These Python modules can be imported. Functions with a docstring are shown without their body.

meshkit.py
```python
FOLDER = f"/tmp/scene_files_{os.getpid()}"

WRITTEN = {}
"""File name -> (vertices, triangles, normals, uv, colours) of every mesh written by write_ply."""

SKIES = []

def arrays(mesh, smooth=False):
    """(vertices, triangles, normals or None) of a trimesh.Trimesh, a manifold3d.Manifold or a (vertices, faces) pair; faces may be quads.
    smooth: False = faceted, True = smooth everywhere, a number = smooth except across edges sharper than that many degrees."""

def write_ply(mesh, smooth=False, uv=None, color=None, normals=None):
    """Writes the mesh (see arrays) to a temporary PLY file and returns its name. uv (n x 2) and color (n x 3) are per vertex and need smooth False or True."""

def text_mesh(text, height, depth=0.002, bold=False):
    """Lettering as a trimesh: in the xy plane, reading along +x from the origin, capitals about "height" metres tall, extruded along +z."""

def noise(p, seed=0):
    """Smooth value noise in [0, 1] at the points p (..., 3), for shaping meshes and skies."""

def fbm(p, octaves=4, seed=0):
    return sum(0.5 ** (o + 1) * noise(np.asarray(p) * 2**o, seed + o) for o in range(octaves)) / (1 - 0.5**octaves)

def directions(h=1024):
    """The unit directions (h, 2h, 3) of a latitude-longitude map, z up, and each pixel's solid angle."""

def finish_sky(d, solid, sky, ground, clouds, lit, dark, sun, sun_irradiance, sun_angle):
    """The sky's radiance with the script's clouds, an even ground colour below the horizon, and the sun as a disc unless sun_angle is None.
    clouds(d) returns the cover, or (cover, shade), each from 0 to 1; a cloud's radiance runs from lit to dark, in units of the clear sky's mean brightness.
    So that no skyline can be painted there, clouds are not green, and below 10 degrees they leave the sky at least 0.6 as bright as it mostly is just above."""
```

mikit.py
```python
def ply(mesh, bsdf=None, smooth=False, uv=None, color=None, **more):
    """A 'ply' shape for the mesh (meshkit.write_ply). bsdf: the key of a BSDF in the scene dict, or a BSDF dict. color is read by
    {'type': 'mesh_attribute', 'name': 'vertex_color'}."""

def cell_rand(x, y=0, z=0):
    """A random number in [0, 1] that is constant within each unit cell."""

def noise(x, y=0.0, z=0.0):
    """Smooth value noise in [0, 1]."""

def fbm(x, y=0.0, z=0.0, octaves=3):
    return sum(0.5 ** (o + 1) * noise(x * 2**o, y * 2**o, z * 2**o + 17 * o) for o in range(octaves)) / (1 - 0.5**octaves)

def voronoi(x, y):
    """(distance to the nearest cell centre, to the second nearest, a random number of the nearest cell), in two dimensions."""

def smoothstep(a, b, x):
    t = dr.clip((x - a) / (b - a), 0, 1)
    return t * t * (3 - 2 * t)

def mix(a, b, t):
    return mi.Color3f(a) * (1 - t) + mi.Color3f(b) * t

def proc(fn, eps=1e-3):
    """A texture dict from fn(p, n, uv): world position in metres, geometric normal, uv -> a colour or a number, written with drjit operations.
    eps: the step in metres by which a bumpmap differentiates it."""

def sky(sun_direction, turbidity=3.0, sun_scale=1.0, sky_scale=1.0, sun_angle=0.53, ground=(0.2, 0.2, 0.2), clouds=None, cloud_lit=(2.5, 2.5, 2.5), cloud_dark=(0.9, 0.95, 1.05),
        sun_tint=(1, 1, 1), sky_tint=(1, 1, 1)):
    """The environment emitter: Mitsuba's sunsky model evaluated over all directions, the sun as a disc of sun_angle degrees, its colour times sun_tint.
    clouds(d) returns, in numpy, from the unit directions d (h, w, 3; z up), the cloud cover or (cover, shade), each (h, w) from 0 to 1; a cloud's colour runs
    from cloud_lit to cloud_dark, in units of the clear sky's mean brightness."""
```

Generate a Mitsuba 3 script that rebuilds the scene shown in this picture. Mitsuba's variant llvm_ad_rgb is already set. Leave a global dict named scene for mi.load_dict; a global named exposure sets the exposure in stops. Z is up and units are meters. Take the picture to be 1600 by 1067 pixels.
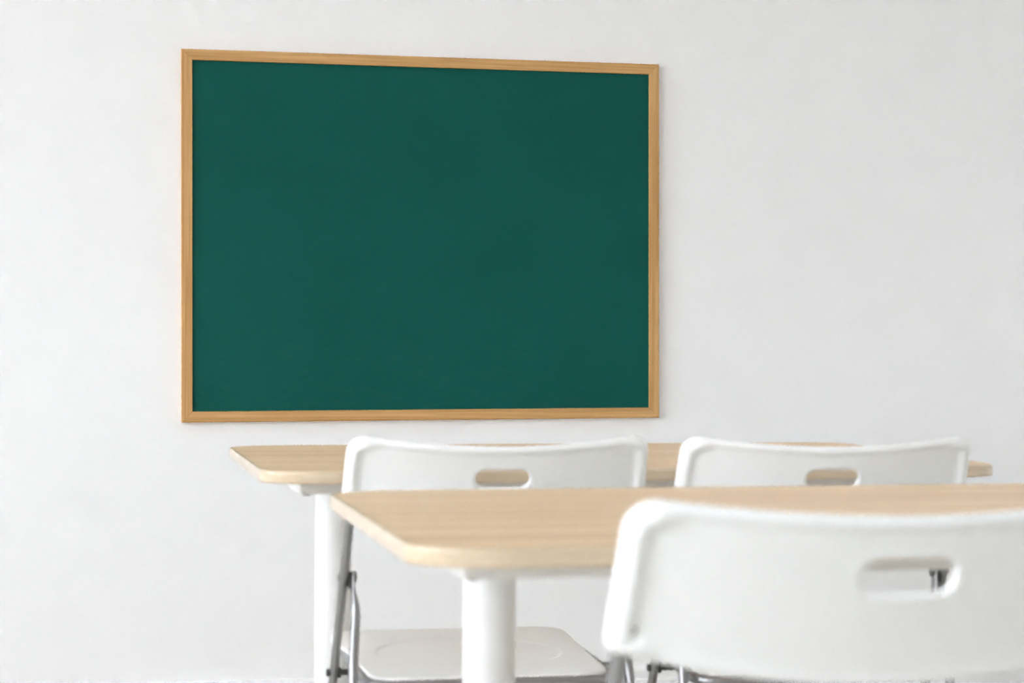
import math
import numpy as np
import trimesh
import shapely.geometry as sg
from scipy.spatial import Delaunay
import drjit as dr
import mitsuba as mi
import mikit
from mikit import noise, fbm, smoothstep, mix

T = mi.ScalarTransform4f
scene, labels = {'type': 'scene'}, {}
scene.pop('type')

# ------------------------------------------------------------------ camera, sky, exposure
# x runs to the right along the board wall, y towards that wall, z up; the camera stands at x = y = 0
CAM_H, YAW, PITCH, ROLL, FPX = 0.945, 0.2229, -0.0012, 0.0072, 2938.0
exposure = 5.28
fwd = np.array([math.sin(YAW) * math.cos(PITCH), math.cos(YAW) * math.cos(PITCH), math.sin(PITCH)])
r0 = np.array([math.cos(YAW), -math.sin(YAW), 0.0])
u0 = np.cross(r0, fwd)
upv = -r0 * math.sin(ROLL) + u0 * math.cos(ROLL)
eye = np.array([0, 0, CAM_H])
scene['camera'] = {
    'type': 'thinlens', 'fov': math.degrees(2 * math.atan(800 / FPX)), 'fov_axis': 'x',
    'aperture_radius': 0.0055, 'focus_distance': 4.66,
    'to_world': T().look_at(origin=eye.tolist(), target=(eye + fwd).tolist(), up=upv.tolist()),
}
# an even overcast sky, seen by the room through the windows in its left wall
scene['sky'] = mikit.sky([0.6, 0.3, 0.75], turbidity=4.0, sun_scale=0.0, sky_scale=1.0, ground=(0.35, 0.35, 0.34),
                         clouds=lambda d: np.full(d.shape[:2], 0.97), cloud_lit=(2.23, 2.31, 2.485), cloud_dark=(1.9, 1.93, 2.0))

# ------------------------------------------------------------------ materials
def rgb(*c):
    return {'type': 'rgb', 'value': list(c)}

def srgb(r, g, b):
    return tuple(((v / 255) / 12.92 if v <= 10 else ((v / 255 + 0.055) / 1.055) ** 2.4) for v in (r, g, b))

def grain(ax, along, across, light, dark, scale=1.0):
    """wood grain running along axis 'along' (0 x, 1 y, 2 z)"""
    def fn(p, n, uv):
        q = [p.x, p.y, p.z]
        a = q[along]
        o1, o2 = [q[k] for k in range(3) if k != along]
        w = fbm(a * 1.3, o1 * 9, o2 * 9, octaves=2)
        f1 = noise(a * 2.2 + 3.1, (o1 + 0.02 * w) * 55 * scale, o2 * 55 * scale)
        f2 = noise(a * 7.0 + 9.7, o1 * 210 * scale, o2 * 210 * scale)
        f3 = noise(a * 18.0, o1 * 620 * scale, o2 * 620 * scale)
        t = 0.5 * f1 + 0.32 * f2 + 0.18 * f3
        t = smoothstep(0.18, 0.85, t)
        return mix(light, dark, t)
    return fn

DESK_L, DESK_D = srgb(223, 195, 161), srgb(207, 176, 140)
EDGE_L, EDGE_D = srgb(225, 205, 178), srgb(209, 187, 157)
FRAME_L, FRAME_D = srgb(211, 168, 112), srgb(182, 133, 76)

def principled(name, color, rough, **kw):
    c = color if isinstance(color, dict) else rgb(*color)
    scene[name] = {'type': 'twosided', 'bsdf': {'type': 'principled', 'base_color': c, 'roughness': rough, **kw}}

principled('m_desk', mikit.proc(grain(0, 0, 1, DESK_L, DESK_D)), 0.42, specular=0.45)
scene['m_desk_edge'] = {'type': 'twosided', 'bsdf': {'type': 'plastic', 'int_ior': 1.7, 'nonlinear': False,
                        'diffuse_reflectance': mikit.proc(grain(0, 0, 2, EDGE_L, EDGE_D))}}
principled('m_frame_h', mikit.proc(grain(0, 0, 2, FRAME_L, FRAME_D, 1.3)), 0.45, specular=0.4)
principled('m_frame_v', mikit.proc(grain(0, 2, 0, FRAME_L, FRAME_D, 1.3)), 0.45, specular=0.4)

def chalk(p, n, uv):
    s = fbm(p.x * 5 + 2, p.z * 5, 3.0, octaves=3)
    f = fbm(p.x * 160, p.z * 160, 1.0, octaves=2)
    low = smoothstep(0.40, 0.0, p.z - 0.76) * smoothstep(0.55, 0.8, fbm(p.x * 40, p.z * 120, 5.0, octaves=2))
    c = mix((.0018, .082, .065), (.0028, .090, .072), smoothstep(0.3, 0.7, s) * 0.7 + 0.3 * f)
    return c + mi.Color3f(0.004) * low
principled('m_board', mikit.proc(chalk), 0.5, specular=0.13)

def wall_col(p, n, uv):
    s = fbm(p.x * 1.7, p.y * 1.7, p.z * 1.7, octaves=2)
    return mi.Color3f(0.885, 0.887, 0.885) * (0.988 + 0.02 * s)
def wall_bump(p, n, uv):
    return fbm(p.x * 55, p.y * 55, p.z * 55, octaves=2)
scene['m_wall'] = {'type': 'twosided', 'bsdf': {'type': 'bumpmap', 'scale': 0.0006, 'arbitrary': mikit.proc(wall_bump, eps=0.003),
                   'bsdf': {'type': 'principled', 'base_color': mikit.proc(wall_col), 'roughness': 0.75, 'specular': 0.25}}}
scene['m_ceiling'] = {'type': 'twosided', 'bsdf': {'type': 'diffuse', 'reflectance': rgb(0.88, 0.88, 0.88)}}
principled('m_trim', (0.87, 0.872, 0.87), 0.55, specular=0.5)

def floor_col(p, n, uv):
    row = dr.floor(p.y / 0.19)
    off = mikit.cell_rand(row, 3, 1)
    cx = p.x / 1.28 + off
    r = mikit.cell_rand(dr.floor(cx), row, 2)
    g = fbm(p.x * 3 + r * 30, p.y * 70, 2.0, octaves=3)
    c = mix((0.47, 0.445, 0.38), (0.39, 0.365, 0.30), 0.55 * g + 0.45 * r)
    fy, fx = p.y / 0.19 - row, cx - dr.floor(cx)
    j = dr.minimum(dr.minimum(fy, 1 - fy) * 0.19, dr.minimum(fx, 1 - fx) * 1.28)
    return c * (0.7 + 0.3 * smoothstep(0.0005, 0.002, j))
principled('m_floor', mikit.proc(floor_col), 0.4, specular=0.5)

principled('m_plastic', (0.86, 0.868, 0.862), 0.33, specular=0.5)
principled('m_white_metal', (0.79, 0.797, 0.79), 0.30, specular=0.5)
principled('m_steel', (0.36, 0.36, 0.365), 0.33, metallic=0.8, specular=0.5)
principled('m_dark_metal', (0.07, 0.07, 0.065), 0.4, metallic=0.4)
principled('m_rubber', (0.05, 0.05, 0.05), 0.7)
principled('m_board_core', (0.25, 0.18, 0.11), 0.7)
scene['m_pane'] = {'type': 'thindielectric', 'int_ior': 1.5}

# ------------------------------------------------------------------ helpers
def numbered(key):
    if key not in scene and not any(k.startswith(key + '__') for k in scene):
        return key
    i = 1
    while f'{key}_{i:03d}' in scene or any(k.startswith(f'{key}_{i:03d}__') for k in scene):
        i += 1
    return f'{key}_{i:03d}'

def add(name, mesh, m, parent=None, smooth=35, xf=None, label=None, kind=None):
    key = numbered((parent + '__' if parent else '') + name)
    d = mikit.ply(mesh, m, smooth)
    if xf is not None:
        d['to_world'] = xf
    scene[key] = d
    e = {}
    if label:
        e['label'] = label
    if kind:
        e['kind'] = kind
    if e:
        labels[key] = e
    return key

def struct(name, mesh, m, label, smooth=30):
    return add(name, mesh, m, smooth=smooth, label=label, kind='structure')

def thing(key, label, cat, group=None):
    labels[key] = {'label': label, 'category': cat}
    if group:
        labels[key]['group'] = group
    return key

def box(x0, x1, y0, y1, z0, z1):
    m = trimesh.creation.box(extents=(x1 - x0, y1 - y0, z1 - z0))
    m.apply_translation(((x0 + x1) / 2, (y0 + y1) / 2, (z0 + z1) / 2))
    return m

def rbox(x0, x1, y0, y1, z0, z1, c=0.003):
    """box with chamfered edges, as the convex hull of its bevel points"""
    pts = []
    for sx in (0, 1):
        for sy in (0, 1):
            for sz in (0, 1):
                x, y, z = (x0, x1)[sx], (y0, y1)[sy], (z0, z1)[sz]
                ix, iy, iz = (c, -c)[sx], (c, -c)[sy], (c, -c)[sz]
                pts += [(x, y + iy, z + iz), (x + ix, y, z + iz), (x + ix, y + iy, z)]
    return trimesh.convex.convex_hull(np.array(pts))

def lathe(profile, n=40, at=(0, 0, 0)):
    m = trimesh.creation.revolve(np.array(profile, float), sections=n)
    m.apply_translation(at)
    return m

def rod(p0, p1, r, n=20):
    m = trimesh.creation.cylinder(radius=r, segment=[p0, p1], sections=n)
    return m

def fillet(points, rad, n=7):
    """polyline with its corners rounded by quadratic arcs"""
    p = [np.asarray(q, float) for q in points]
    out = [p[0]]
    for a, b, c in zip(p[:-2], p[1:-1], p[2:]):
        u, v = (a - b), (c - b)
        lu, lv = np.linalg.norm(u), np.linalg.norm(v)
        d = min(rad, 0.48 * lu, 0.48 * lv)
        s, e = b + u / lu * d, b + v / lv * d
        for t in np.linspace(0, 1, n):
            out.append((1 - t) ** 2 * s + 2 * t * (1 - t) * b + t * t * e)
    out.append(p[-1])
    return np.array(out)

def tube(path, ra, rb=None, side=(1, 0, 0), sides=20):
    """elliptic tube along a path: half-width ra along 'side', rb across it; both may be lists"""
    p = np.asarray(path, float)
    k = len(p)
    rb = ra if rb is None else rb
    ra, rb = np.broadcast_to(ra, (k,)), np.broadcast_to(rb, (k,))
    t = np.gradient(p, axis=0)
    t /= np.linalg.norm(t, axis=1, keepdims=True)
    s = np.tile(np.asarray(side, float), (k, 1))
    a = s - (s * t).sum(1, keepdims=True) * t
    a /= np.linalg.norm(a, axis=1, keepdims=True)
    b = np.cross(t, a)
    ang = np.arange(sides) * 2 * np.pi / sides
    v = p[:, None] + ra[:, None, None] * np.cos(ang)[None, :, None] * a[:, None] + rb[:, None, None] * np.sin(ang)[None, :, None] * b[:, None]
    v = v.reshape(-1, 3)
    f = []
    for i in range(k - 1):
        for j in range(sides):
            j2 = (j + 1) % sides
            q = (i * sides + j, i * sides + j2, (i + 1) * sides + j2, (i + 1) * sides + j)
            f += [(q[0], q[1], q[2]), (q[0], q[2], q[3])]
    c0, c1 = len(v), len(v) + 1
    v = np.vstack([v, p[0], p[-1]])
    for j in range(sides):
        j2 = (j + 1) % sides
        f += [(c0, j2, j), (c1, (k - 1) * sides + j, (k - 1) * sides + j2)]
    m = trimesh.Trimesh(v, np.array(f), process=False)
    if m.volume < 0:
        m.invert()
    return m

def union_mesh(*ms):
    return trimesh.util.concatenate(ms)

# ------------------------------------------------------------------ the room
XL, XR, YB, YW, ZC = -3.1, 3.9, -3.2, 4.6105, 3.1
struct('floor', box(XL - .3, XR + .2, YB - .2, YW + .2, -0.1, 0), 'm_floor', 'light grey-beige plank floor of the room')
struct('ceiling', box(XL - .3, XR + .2, YB - .2, YW + .2, ZC, ZC + 0.1), 'm_ceiling', 'plain white ceiling of the room')
struct('wall_front', box(XL - .3, XR + .2, YW, YW + .2, 0, ZC), 'm_wall', 'plain white wall that the green chalkboard hangs on')
struct('wall_right', box(XR, XR + .2, YB, YW, 0, ZC), 'm_wall', 'plain white side wall on the right')
struct('wall_rear', box(XL - .3, XR + .2, YB - .2, YB, 0, ZC), 'm_wall', 'plain white wall behind the seats')
# left wall with three window openings
WZ0, WZ1 = 0.85, 2.85
openings = [(-2.9, -0.9), (-0.4, 1.6), (2.0, 3.6)]
parts, y = [], YB
for a, b in openings:
    parts.append(box(XL - .3, XL, y, a, 0, ZC))
    parts.append(box(XL - .3, XL, a, b, 0, WZ0))
    parts.append(box(XL - .3, XL, a, b, WZ1, ZC))
    y = b
parts.append(box(XL - .3, XL, y, YW, 0, ZC))
struct('wall_left', union_mesh(*parts), 'm_wall', 'white window wall on the left')
for i, (a, b) in enumerate(openings):
    xo = XL - 0.2
    w = f'window_{i + 1}'
    labels[w] = {'label': 'tall daylight window in the left wall', 'kind': 'structure', 'group': 'windows in the left wall'}
    fr = union_mesh(box(xo, xo + .06, a, a + .06, WZ0, WZ1), box(xo, xo + .06, b - .06, b, WZ0, WZ1), box(xo, xo + .06, a + .06, b - .06, WZ0, WZ0 + .06),
                    box(xo, xo + .06, a + .06, b - .06, WZ1 - .06, WZ1), box(xo, xo + .06, (a + b) / 2 - .03, (a + b) / 2 + .03, WZ0 + .06, WZ1 - .06))
    add('frame', fr, 'm_trim', w)
    for p, q in ((a + .06, (a + b) / 2 - .03), ((a + b) / 2 + .03, b - .06)):
        v = np.array([[xo + .03, p, WZ0 + .06], [xo + .03, q, WZ0 + .06], [xo + .03, q, WZ1 - .06], [xo + .03, p, WZ1 - .06]])
        add('pane', trimesh.Trimesh(v, [[0, 1, 2], [0, 2, 3]], process=False), 'm_pane', w, smooth=False)
    add('sill', rbox(XL - .14, XL + .1, a - .05, b + .05, WZ0 - .025, WZ0 + .002, .004), 'm_trim', w)

# baseboards: a moulded profile swept along each wall
def baseboard(x0, x1, h=0.110):
    prof = [(0, 0), (.016, 0), (.016, .078), (.0145, .0815), (.012, .083), (.012, .098), (.0105, .104), (.0065, .109), (.004, .110), (0, .110)]
    v, f = [], []
    for x in (x0, x1):
        v += [(x, YW - d, z) for d, z in prof]
    n = len(prof)
    for i in range(n - 1):
        f += [(i, i + 1, n + i + 1), (i, n + i + 1, n + i)]
    for i in range(1, n - 1):
        f += [(0, i + 1, i), (n, n + i, n + i + 1)]
    m = trimesh.Trimesh(v, f, process=False)
    if m.volume < 0:
        m.invert()
    return m
struct('baseboard_front', baseboard(XL, XR), 'm_trim', 'white moulded baseboard along the chalkboard wall', smooth=20)
struct('baseboard_right', rbox(XR - .016, XR, YB, YW - .017, 0, .11, .003), 'm_trim', 'white baseboard along the right wall')

# ------------------------------------------------------------------ the chalkboard
BX, BZ, BT = 0.2230 + 0.6, 1.1932, 0.0077
def board():
    k = thing('chalkboard', 'blank green chalkboard in a light oak frame hanging on the white wall', 'chalkboard')
    W2, H2, FW, TH = 0.6, 0.45, 0.0262, 0.021
    # local: x right, y out of the wall towards the room (negative world y), z up
    xf = T().translate([BX, YW, BZ]).rotate([0, 1, 0], -math.degrees(BT)).rotate([0, 0, 1], 0)
    add('panel', box(-W2 + .012, W2 - .012, -.0135, -.004, -H2 + .012, H2 - .012), 'm_board', k, xf=xf, label='dark green writing surface')
    # mitred frame bars with an eased profile (u across the bar from the outer edge, d out from the wall)
    c, g = 0.0022, 0.00025
    prof = [(0, .001), (0, TH - c), (c * .35, TH - c * .35), (c, TH), (FW - c * .8, TH), (FW - c * .25, TH - c * .25), (FW, TH - c * .8), (FW, .0137), (.012, .0137), (.012, .001)]
    def bar(L2, O2, rot):
        v, f, n = [], [], len(prof)
        for s in (-1, 1):
            v += [(s * (L2 - u - g), -d, O2 - u) for u, d in prof]
        for i in range(n):
            j = (i + 1) % n
            f += [(i, j, n + j), (i, n + j, n + i)]
        tri = trimesh.creation.triangulate_polygon(sg.Polygon(prof), engine='earcut')
        pv, pf = tri
        idx = [int(np.argmin(((np.array(prof) - q) ** 2).sum(1))) for q in pv]
        for t in pf:
            f += [(idx[t[0]], idx[t[1]], idx[t[2]]), (n + idx[t[0]], n + idx[t[2]], n + idx[t[1]])]
        m = trimesh.Trimesh(v, f, process=False)
        trimesh.repair.fix_normals(m)
        m.apply_transform(trimesh.transformations.rotation_matrix(rot, [0, 1, 0]))
        return m
    for rot, L2, O2, mat in ((0, W2, H2, 'm_frame_h'), (math.pi, W2, H2, 'm_frame_h'), (math.pi / 2, H2, W2, 'm_frame_v'), (-math.pi / 2, H2, W2, 'm_frame_v')):
        add('frame_bar', bar(L2, O2, rot), mat, k, smooth=40, xf=xf)
board()

# ------------------------------------------------------------------ desks
DW, DD, DZ, DTH = 1.21, 0.707, 0.745, 0.019
def desk_outline(inset=0.0, rx=0.115, ry=0.07, n=18):
    x1, y1 = DW / 2, DD / 2
    pts = []
    for sx, sy, t0 in ((1, 1, 0), (-1, 1, 1), (-1, -1, 2), (1, -1, 3)):
        for t in np.linspace(0, 1, n):
            a = (t0 + t) * math.pi / 2
            ca, sa = math.cos(a), math.sin(a)
            e = 0.94
            pts.append((sx * (x1 - rx) + rx * abs(ca) ** e * np.sign(ca), sy * (y1 - ry) + ry * abs(sa) ** e * np.sign(sa)))
    pl = sg.Polygon(pts)
    return pl if inset == 0 else pl.buffer(-inset, quad_segs=12)

def resample(pl, n=360):
    r = pl.exterior
    p = np.array([r.interpolate(t, normalized=True).coords[0] for t in np.linspace(0, 1, n, endpoint=False)])
    if not r.is_ccw:
        p = p[::-1]
    k = int(np.argmax(p[:, 0] * 1.0 + 1e-3 * p[:, 1]))
    return np.roll(p, -k, axis=0)

def loft(rings, cap0=False, cap1=False):
    """rings: list of (n,3) closed loops of the same length"""
    n = len(rings[0])
    v = np.vstack(rings)
    f = []
    for k in range(len(rings) - 1):
        i = np.arange(n)
        j = (i + 1) % n
        f += np.stack([k * n + i, k * n + j, (k + 1) * n + j], 1).tolist() + np.stack([k * n + i, (k + 1) * n + j, (k + 1) * n + i], 1).tolist()
    for cap, k in ((cap0, 0), (cap1, len(rings) - 1)):
        if cap:
            c = len(v)
            v = np.vstack([v, rings[k].mean(0)])
            for i in range(n):
                f.append((c, k * n + i, k * n + (i + 1) % n))
    m = trimesh.Trimesh(v, f, process=False)
    trimesh.repair.fix_normals(m)
    return m

def normals_ring(p):
    t = np.roll(p, -1, 0) - np.roll(p, 1, 0)
    nrm = np.stack([t[:, 1], -t[:, 0]], 1)
    return nrm / np.linalg.norm(nrm, axis=1, keepdims=True)

def make_desk(name, label, cx, cy, rz, group):
    k = thing(numbered(name), label, 'desk', group)
    xf = T().translate([cx, cy, 0]).rotate([0, 0, 1], rz)
    base = resample(desk_outline())
    nr = normals_ring(base)
    ring = lambda ins, z: np.column_stack([base - nr * ins, np.full(len(base), z)])
    R = 0.0045
    zt, zb = DZ, DZ - DTH
    prof = [(0.002, zb + .0006)]
    prof = [(R * .7 * (1 - math.sin(a)), zb + R * .7 * (1 - math.cos(a))) for a in np.linspace(0, math.pi / 2, 5)]
    prof += [(R * (1 - math.cos(a)), zt - R + R * math.sin(a)) for a in np.linspace(0, math.pi / 2, 7)]
    top = loft([ring(R, zt - .001), ring(R, zt), ring(R + .0001, zt)], cap0=False, cap1=True)
    und = loft([ring(R, zt - .001), ring(R, zb + .0002)], cap0=True, cap1=True)
    add('tabletop', union_mesh(top, und), 'm_desk', k, smooth=30, xf=xf)
    add('edge_band', loft([ring(R + .0002, zb)] + [ring(i, z) for i, z in prof]), 'm_desk_edge', k, smooth=60, xf=xf, label='rounded wood-effect edge band')
    # under-frame: two long rails and two tapered cross arms
    x1, y1 = DW / 2 - 0.068, DD / 2 - 0.11
    for s in (-1, 1):
        yy = s * y1
        add('rail', rbox(-x1, x1, min(yy, yy - s * .04), max(yy, yy - s * .04), .702, zb + .0002, .0015), 'm_white_metal', k, xf=xf)
        xx = s * x1
        add('cross_arm', rbox(min(xx, xx - s * .05), max(xx, xx - s * .05), -y1 + .04, y1 - .04, .702, zb + .0002, .0015), 'm_white_metal', k, xf=xf)
    for s in (-1, 1):
        x = s * (DW / 2 - 0.1625)
        r, ly = .031, .072
        leg = lathe([(0, .03), (r, .03), (r, .05), (r, .55), (r, .704), (0, .704)], 48, (x, ly, 0))
        lk = add('leg', leg, 'm_white_metal', k, smooth=40, xf=xf, label='round white column leg')
        add('mounting_plate', rbox(x - .045, x + .045, ly - .12, ly + .12, .7036, zb, .0015), 'm_white_metal', k, xf=xf)
        # T foot on the floor
        pts = [(x, ly - .32, .018), (x, ly, .026), (x, ly + .22, .018)]
        foot = tube(fillet(pts, .2), [.022] * 9, [.014] * 9, side=(1, 0, 0), sides=24)
        add('foot', foot, 'm_white_metal', k, xf=xf)
        for yy in (ly - .30, ly + .20):
            add('glide', lathe([(0, 0), (.018, 0), (.018, .006), (0, .006)], 20, (x, yy, 0)), 'm_rubber', k, xf=xf)
    # screw heads under the rails
    for sx in (-1, 1):
        for sy in (-1, 1):
            add('screw', lathe([(0, .6985), (.004, .6987), (.0062, .7003), (.0065, .7025), (0, .7025)], 16, (sx * (x1 - .012), sy * (y1 - .018), 0)), 'm_steel', k, xf=xf)
    return k
make_desk('desk', 'light wood desk nearest the chalkboard wall, behind the two farther chairs', .256 + DW / 2, 2.803 + DD / 2, 0.25, 'light wood desks in rows')
make_desk('desk', 'light wood desk in the foreground, just behind the closest chair', .305 + DW / 2, 1.747 + DD / 2, 0.0, 'light wood desks in rows')

# ------------------------------------------------------------------ folding chairs
PZ0 = 0.440           # height of the seat pivot at the usual slant of the posts; the chair's local y = 0
BW = 0.226            # half-width of the backrest
POST = 0.2245         # half-distance between the posts at the seat
TAPER = 0.037         # how much the posts close in per metre upwards

def px(s):
    """half-distance between the posts at the distance s up from the seat pivot"""
    return POST - TAPER * s

def pivot_height(lean):
    return PZ0 * math.cos(math.atan(lean)) / math.cos(math.atan(.42))

def backrest_mesh(lean):
    """moulded shell: panel with a rolled rim, sleeves over the posts, a hand hole; u across, s along the posts"""
    S1, S0, DIP, BOW = 0.411, 0.274, 0.0005, 0.014     # s measured along the post from the pivot
    PZ = pivot_height(lean)
    n = 60
    rc, rb = 0.030, 0.012
    xs = np.linspace(-1, 1, n)
    def edge_top(x): return S1 - DIP * (1 - min(1, abs(x) / (BW - .02)) ** 2)
    def edge_bot(x): return S0 - BOW * (1 - min(1, abs(x) / (BW - .01)) ** 2)
    wt, wb = px(S1) + .0155, px(S0) + .0155
    P = [(x * wt, edge_top(x * wt)) for x in xs]
    Q = [(x * wb, edge_bot(x * wb)) for x in xs]
    pl = sg.Polygon(P + Q[::-1])
    # sides converge slightly upwards
    pl = pl.buffer(-rb, quad_segs=16).buffer(rb, quad_segs=16)
    cap = sg.Polygon(P + Q[::-1]).buffer(-rc, quad_segs=16).buffer(rc, quad_segs=16)
    mid = (S0 + S1) / 2
    pl = pl.difference(sg.box(-1, mid, 1, 1)).union(cap.intersection(sg.box(-1, mid - .001, 1, 1))).buffer(.0004).buffer(-.0004)
    HX, HZ, HR = 0.0398, 0.0148, 0.0140
    hc = S1 - 0.0383 - HZ
    hole = sg.box(-HX + HR, hc - HZ + HR, HX - HR, hc + HZ - HR).buffer(HR, quad_segs=12)
    shape = pl.difference(hole)
    # point cloud: rings at growing distance from the outline, then a grid
    rings = [0, .0004, .0012, .0025, .0042, .0062, .0085, .011, .0135, .0165, .020, .025]
    pts = []
    for d in rings:
        g = shape if d == 0 else shape.buffer(-d, quad_segs=8)
        for poly in getattr(g, 'geoms', [g]):
            if poly.is_empty:
                continue
            for r in [poly.exterior, *poly.interiors]:
                m = max(24, int(r.length / (.0028 if d < .012 else .004)))
                pts += [r.interpolate(t, normalized=True).coords[0] for t in np.linspace(0, 1, m, endpoint=False)]
    nb = 0
    inner = shape.buffer(-.027)
    for x in np.arange(-BW, BW, .008):
        for s in np.arange(S0 - .02, S1, .008):
            if inner.contains(sg.Point(x, s)):
                pts.append((x, s))
    pts = np.unique(np.round(np.array(pts), 6), axis=0)
    tri = Delaunay(pts).simplices
    cen = pts[tri].mean(1)
    import shapely
    keep = shapely.contains_xy(shape.buffer(1e-6), cen[:, 0], cen[:, 1])
    tri = tri[keep]
    a, b, c = pts[tri[:, 0]], pts[tri[:, 1]], pts[tri[:, 2]]
    area = np.abs((b - a)[:, 0] * (c - a)[:, 1] - (b - a)[:, 1] * (c - a)[:, 0])
    tri = tri[area > 1e-10]
    dd = shapely.distance(shapely.points(pts), shape.boundary)
    de = shapely.distance(shapely.points(pts), pl.exterior)
    dh = shapely.distance(shapely.points(pts), hole.exterior)
    x, s = pts[:, 0], pts[:, 1]
    edge = dd < 1e-5
    # rim profile: half-thickness as a function of the distance to the edge
    bw = POST - TAPER * s + .0155
    side = np.clip((np.abs(x) - (bw - .05)) / .03, 0, 1)
    side = side * side * (3 - 2 * side)
    dside = np.clip(bw - np.abs(x), 0, 1)
    def roll(d, R):
        t = np.clip(d, 0, 2 * R)
        return np.sqrt(np.maximum(R * R - (R - t) ** 2, 0))
    panel = .0042
    def rim(d, R, width):
        r_ = roll(d, R)
        fall = np.clip((d - R) / width, 0, 1)
        fall = fall * fall * (3 - 2 * fall)
        return np.where(d < R, r_, R * (1 - fall) + panel * fall)
    rear = rim(de, .0062, .009)
    rear_side = rim(np.minimum(de, dside), .0118, .013)
    rear = np.maximum(rear, rear_side * side + rear * (1 - side))
    hole_r = rim(dh, .0052, .006)
    rear = np.where(dh < .0052, np.minimum(rear, hole_r), np.maximum(rear, np.where(dh < .0112, hole_r, 0)))
    front = rim(de, .0055, .012)
    front_side = rim(np.minimum(de, dside), .0105, .02)
    front = np.maximum(front, front_side * side + front * (1 - side))
    front = np.where(dh < .0052, np.minimum(front, rim(dh, .0052, .006)), front)
    rear[edge] = 0
    front[edge] = 0
    N = len(pts)
    bulge = .040 * np.clip(1 - (np.abs(x) / POST) ** 2.0, 0, 1)
    # local frame of the posts: along (0,-sin,cos) and outward normal towards the rear (0,-cos,-sin)
    al, ca, sa = math.atan(lean), 0, 0
    ca, sa = math.cos(al), math.sin(al)
    def place(off):
        w = bulge + off
        return np.column_stack([x, -s * sa - w * ca, PZ + s * ca - w * sa])
    vr, vf = place(rear), place(-front)
    vf_idx = np.where(edge, np.arange(N), np.arange(N) + N)
    v = np.vstack([vr, vf])
    f = np.vstack([tri, vf_idx[tri][:, ::-1]])
    m = trimesh.Trimesh(v, f, process=False)
    m.remove_unreferenced_vertices()
    trimesh.repair.fix_normals(m)
    if m.volume < 0:
        m.invert()
    return m

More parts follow.
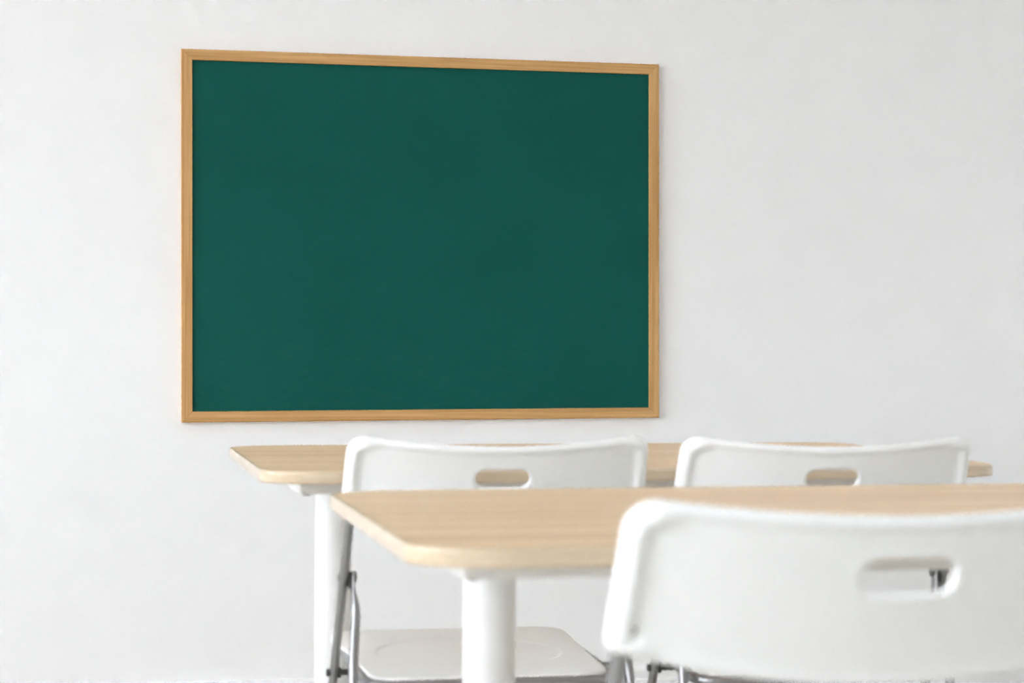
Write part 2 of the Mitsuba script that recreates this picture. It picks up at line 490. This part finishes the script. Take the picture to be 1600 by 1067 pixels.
def seat_mesh(PZ):
    y0, y1, w = -0.133, 0.335, 0.185
    def outline(ins):
        pl = sg.Polygon([(-w + .004, y0), (w - .004, y0), (w + .018, y1 - .03), (w + .012, y1), (-w - .012, y1), (-w - .018, y1 - .03)])
        r = .055
        pl = pl.buffer(-r, quad_segs=16).buffer(r, quad_segs=16)
        return pl if ins <= 0 else pl.buffer(-ins, quad_segs=16)
    base = resample(outline(0), 300)
    nr = normals_ring(base)
    cx, cy = 0, .09
    rings = []
    def add_ring(ins, dz):
        p = base - nr * ins
        rings.append(np.column_stack([p, np.full(len(p), dz)]))
    for ins, dz in ((.03, -.013), (.004, -.013), (.0008, -.0115), (0, -.008), (0, -.006), (.0006, -.0025), (.0022, -.0006), (.005, 0), (.012, .0003)):
        add_ring(ins, dz)
    outer = rings[-1][:, :2]
    # morph to a circle (the round dished centre)
    ang = np.arctan2(outer[:, 1] - cy, outer[:, 0] - cx)
    circ = lambda r: np.column_stack([cx + r * np.cos(ang), cy + r * np.sin(ang)])
    for t in (.35, .7):
        p = outer * (1 - t) + circ(.152) * t
        rings.append(np.column_stack([p, np.full(len(p), .0003)]))
    for r, dz in ((.152, 0), (.1495, -.0003), (.147, -.0012), (.144, -.0019), (.138, -.0023), (.10, -.0025), (.05, -.0026), (.012, -.0026)):
        rings.append(np.column_stack([circ(r), np.full(len(ang), dz)]))
    m = loft(rings, cap0=True, cap1=True)
    m.apply_translation((0, 0, PZ + .012))
    return m

CHAIR = {}
def chair_parts(lean):
    """list of (name, parent part or None, mesh, material, smooth, label)"""
    key = round(lean, 3)
    if key in CHAIR:
        return CHAIR[key]
    out = []
    al = math.atan(lean)
    ca, sa = math.cos(al), math.sin(al)
    PZ = pivot_height(lean)
    post = lambda s: np.array([-s * sa, PZ + s * ca])       # (y, z) at distance s up the post
    s_foot = -(PZ - .012) / ca
    out.append(('backrest', None, backrest_mesh(lean), 'm_plastic', 50, 'white moulded plastic backrest with a hand hole'))
    out.append(('seat', None, seat_mesh(PZ), 'm_plastic', 40, 'white plastic seat with a round dished centre'))
    for sx in (-1, 1):
        a, b = post(s_foot), post(.375)
        path = np.array([[sx * px(s_foot), *a], [sx * px(.375), *b]])
        out.append(('front_leg', None, tube(np.linspace(path[0], path[1], 12), .0069, .0105, side=(1, 0, 0)), 'm_steel', 40, None))
        fp = post(s_foot)
        out.append(('rubber_foot', 'front_leg', tube(np.array([[sx * px(s_foot), fp[0] + .012 * lean, 0.0], [sx * px(s_foot), fp[0] - .012 * lean, .03]]), .0088, .0125), 'm_rubber', 40, None))
    # rear legs: hinged on the posts at z = .60, slanting back to the floor
    sp = .170
    py, pz = post(sp)
    for sx in (-1, 1):
        ph = px(sp)
        x0, x1, x2 = sx * (ph - .0135), sx * (POST - .0150), sx * (ph - .0175)
        pth = fillet([(x0, py + .002, pz + .008), (x0, py - .004, pz - .022), (x2, py - .010, pz - .05), (x1, py - .034 - .018, .45), (x1, -.20, .012)], .03, 6)
        k = len(pth)
        zz = pth[:, 2]
        flat = np.clip((zz - (pz - .045)) / .03, 0, 1)
        out.append(('rear_leg', None, tube(pth, .0072 * (1 - .55 * flat), .0085 + .002 * flat, side=(1, 0, 0)), 'm_steel', 40, None))
        out.append(('rubber_foot', 'rear_leg', tube(np.array([[x1, -.202, 0.0], [x1, -.196, .03]]), .009, .0105), 'm_rubber', 40, None))
        # hinge bracket and rivet
        out.append(('hinge_bracket', None, union_mesh(rod((sx * (ph - .0062), py, pz), (sx * (ph - .0185), py, pz), .0085), rbox(min(x0, sx * (ph - .0062)), max(x0, sx * (ph - .0062)), py - .009, py + .009, pz - .016, pz + .004, .001)), 'm_dark_metal', 40, 'dark hinge bracket'))
        out.append(('rivet', None, rod((sx * (ph + .0055), py, pz), (sx * (ph + .0092), py, pz), .0042), 'm_steel', 40, None))
        # seat pivot: bolt through the post, spacer rod to the seat tube
        out.append(('bolt', None, rod((sx * (POST + .0055), 0, PZ), (sx * (POST + .0115), 0, PZ), .0058, 12), 'm_dark_metal', 40, None))
        out.append(('pivot_rod', None, union_mesh(rod((sx * (POST - .005), 0, PZ), (sx * .189, 0, PZ), .0048), rod((sx * (POST - .0065), 0, PZ), (sx * (POST - .0105), 0, PZ), .0085)), 'm_dark_metal', 40, 'dark pivot rod'))
        # screw in the backrest sleeve
        q = post(.300)
        n_ = np.array([-ca, -sa])
        e0, e1 = q + n_ * .0100, q + n_ * .0128
        out.append(('screw', 'backrest', rod((sx * (px(.300) - .003), *e0), (sx * (px(.300) - .003), *e1), .0035, 14), 'm_steel', 40, 'small grey screw in the backrest'))
    # U-shaped seat tube around the sides and rear of the seat
    w0, w1, yr, zt = .1885, .1905, -.142, PZ + .0025
    pth = fillet([(-w1, .29, zt), (-w0, yr, zt), (w0, yr, zt), (w1, .29, zt)], .045, 12)
    p2 = np.vstack([np.linspace(pth[0], pth[1], 6)[:-1], pth[1:-1], np.linspace(pth[-2], pth[-1], 6)[1:]])
    out.append(('seat_tube', None, tube(p2, .0078, .0078, side=(0, 0, 1)), 'm_steel', 40, None))
    # stretchers between the legs
    f1 = post(-(PZ - .16) / ca)
    out.append(('stretcher', None, rod((-POST + .002, *f1), (POST - .002, *f1), .0065), 'm_steel', 40, None))
    out.append(('stretcher', None, rod((-POST + .018, -.172, .13), (POST - .018, -.172, .13), .0065), 'm_steel', 40, None))
    CHAIR[key] = [(n, p, me, m, s, l) for n, p, me, m, s, l in out]
    return CHAIR[key]

PLY = {}
def make_chair(label, x, y, rz, lean):
    """x, y: the floor point below the seat pivot; rz in degrees; the chair faces +y"""
    k = thing(numbered('folding_chair'), label, 'chair', 'white folding chairs at the desks')
    xf = T().translate([x, y, 0]).rotate([0, 0, 1], rz)
    last = {}
    for i, (n, p, me, m, s, l) in enumerate(chair_parts(lean)):
        key = numbered((last[p] if p else k) + '__' + n)
        pk = (round(lean, 3), i)
        if pk not in PLY:
            PLY[pk] = mikit.ply(me, m, s)
        scene[key] = {**PLY[pk], 'to_world': xf}
        last[n] = key
        if l:
            labels[key] = {'label': l}
    return k
make_chair('white folding chair at the far desk, seen between its leg and the foreground desk leg', .598, 2.858, -1.5, .46)
make_chair('white folding chair at the right end of the far desk', 1.094, 2.80, -4.0, .46)
make_chair('white folding chair closest to the camera, pushed up to the foreground desk', .630, 1.537, 0.0, .396)
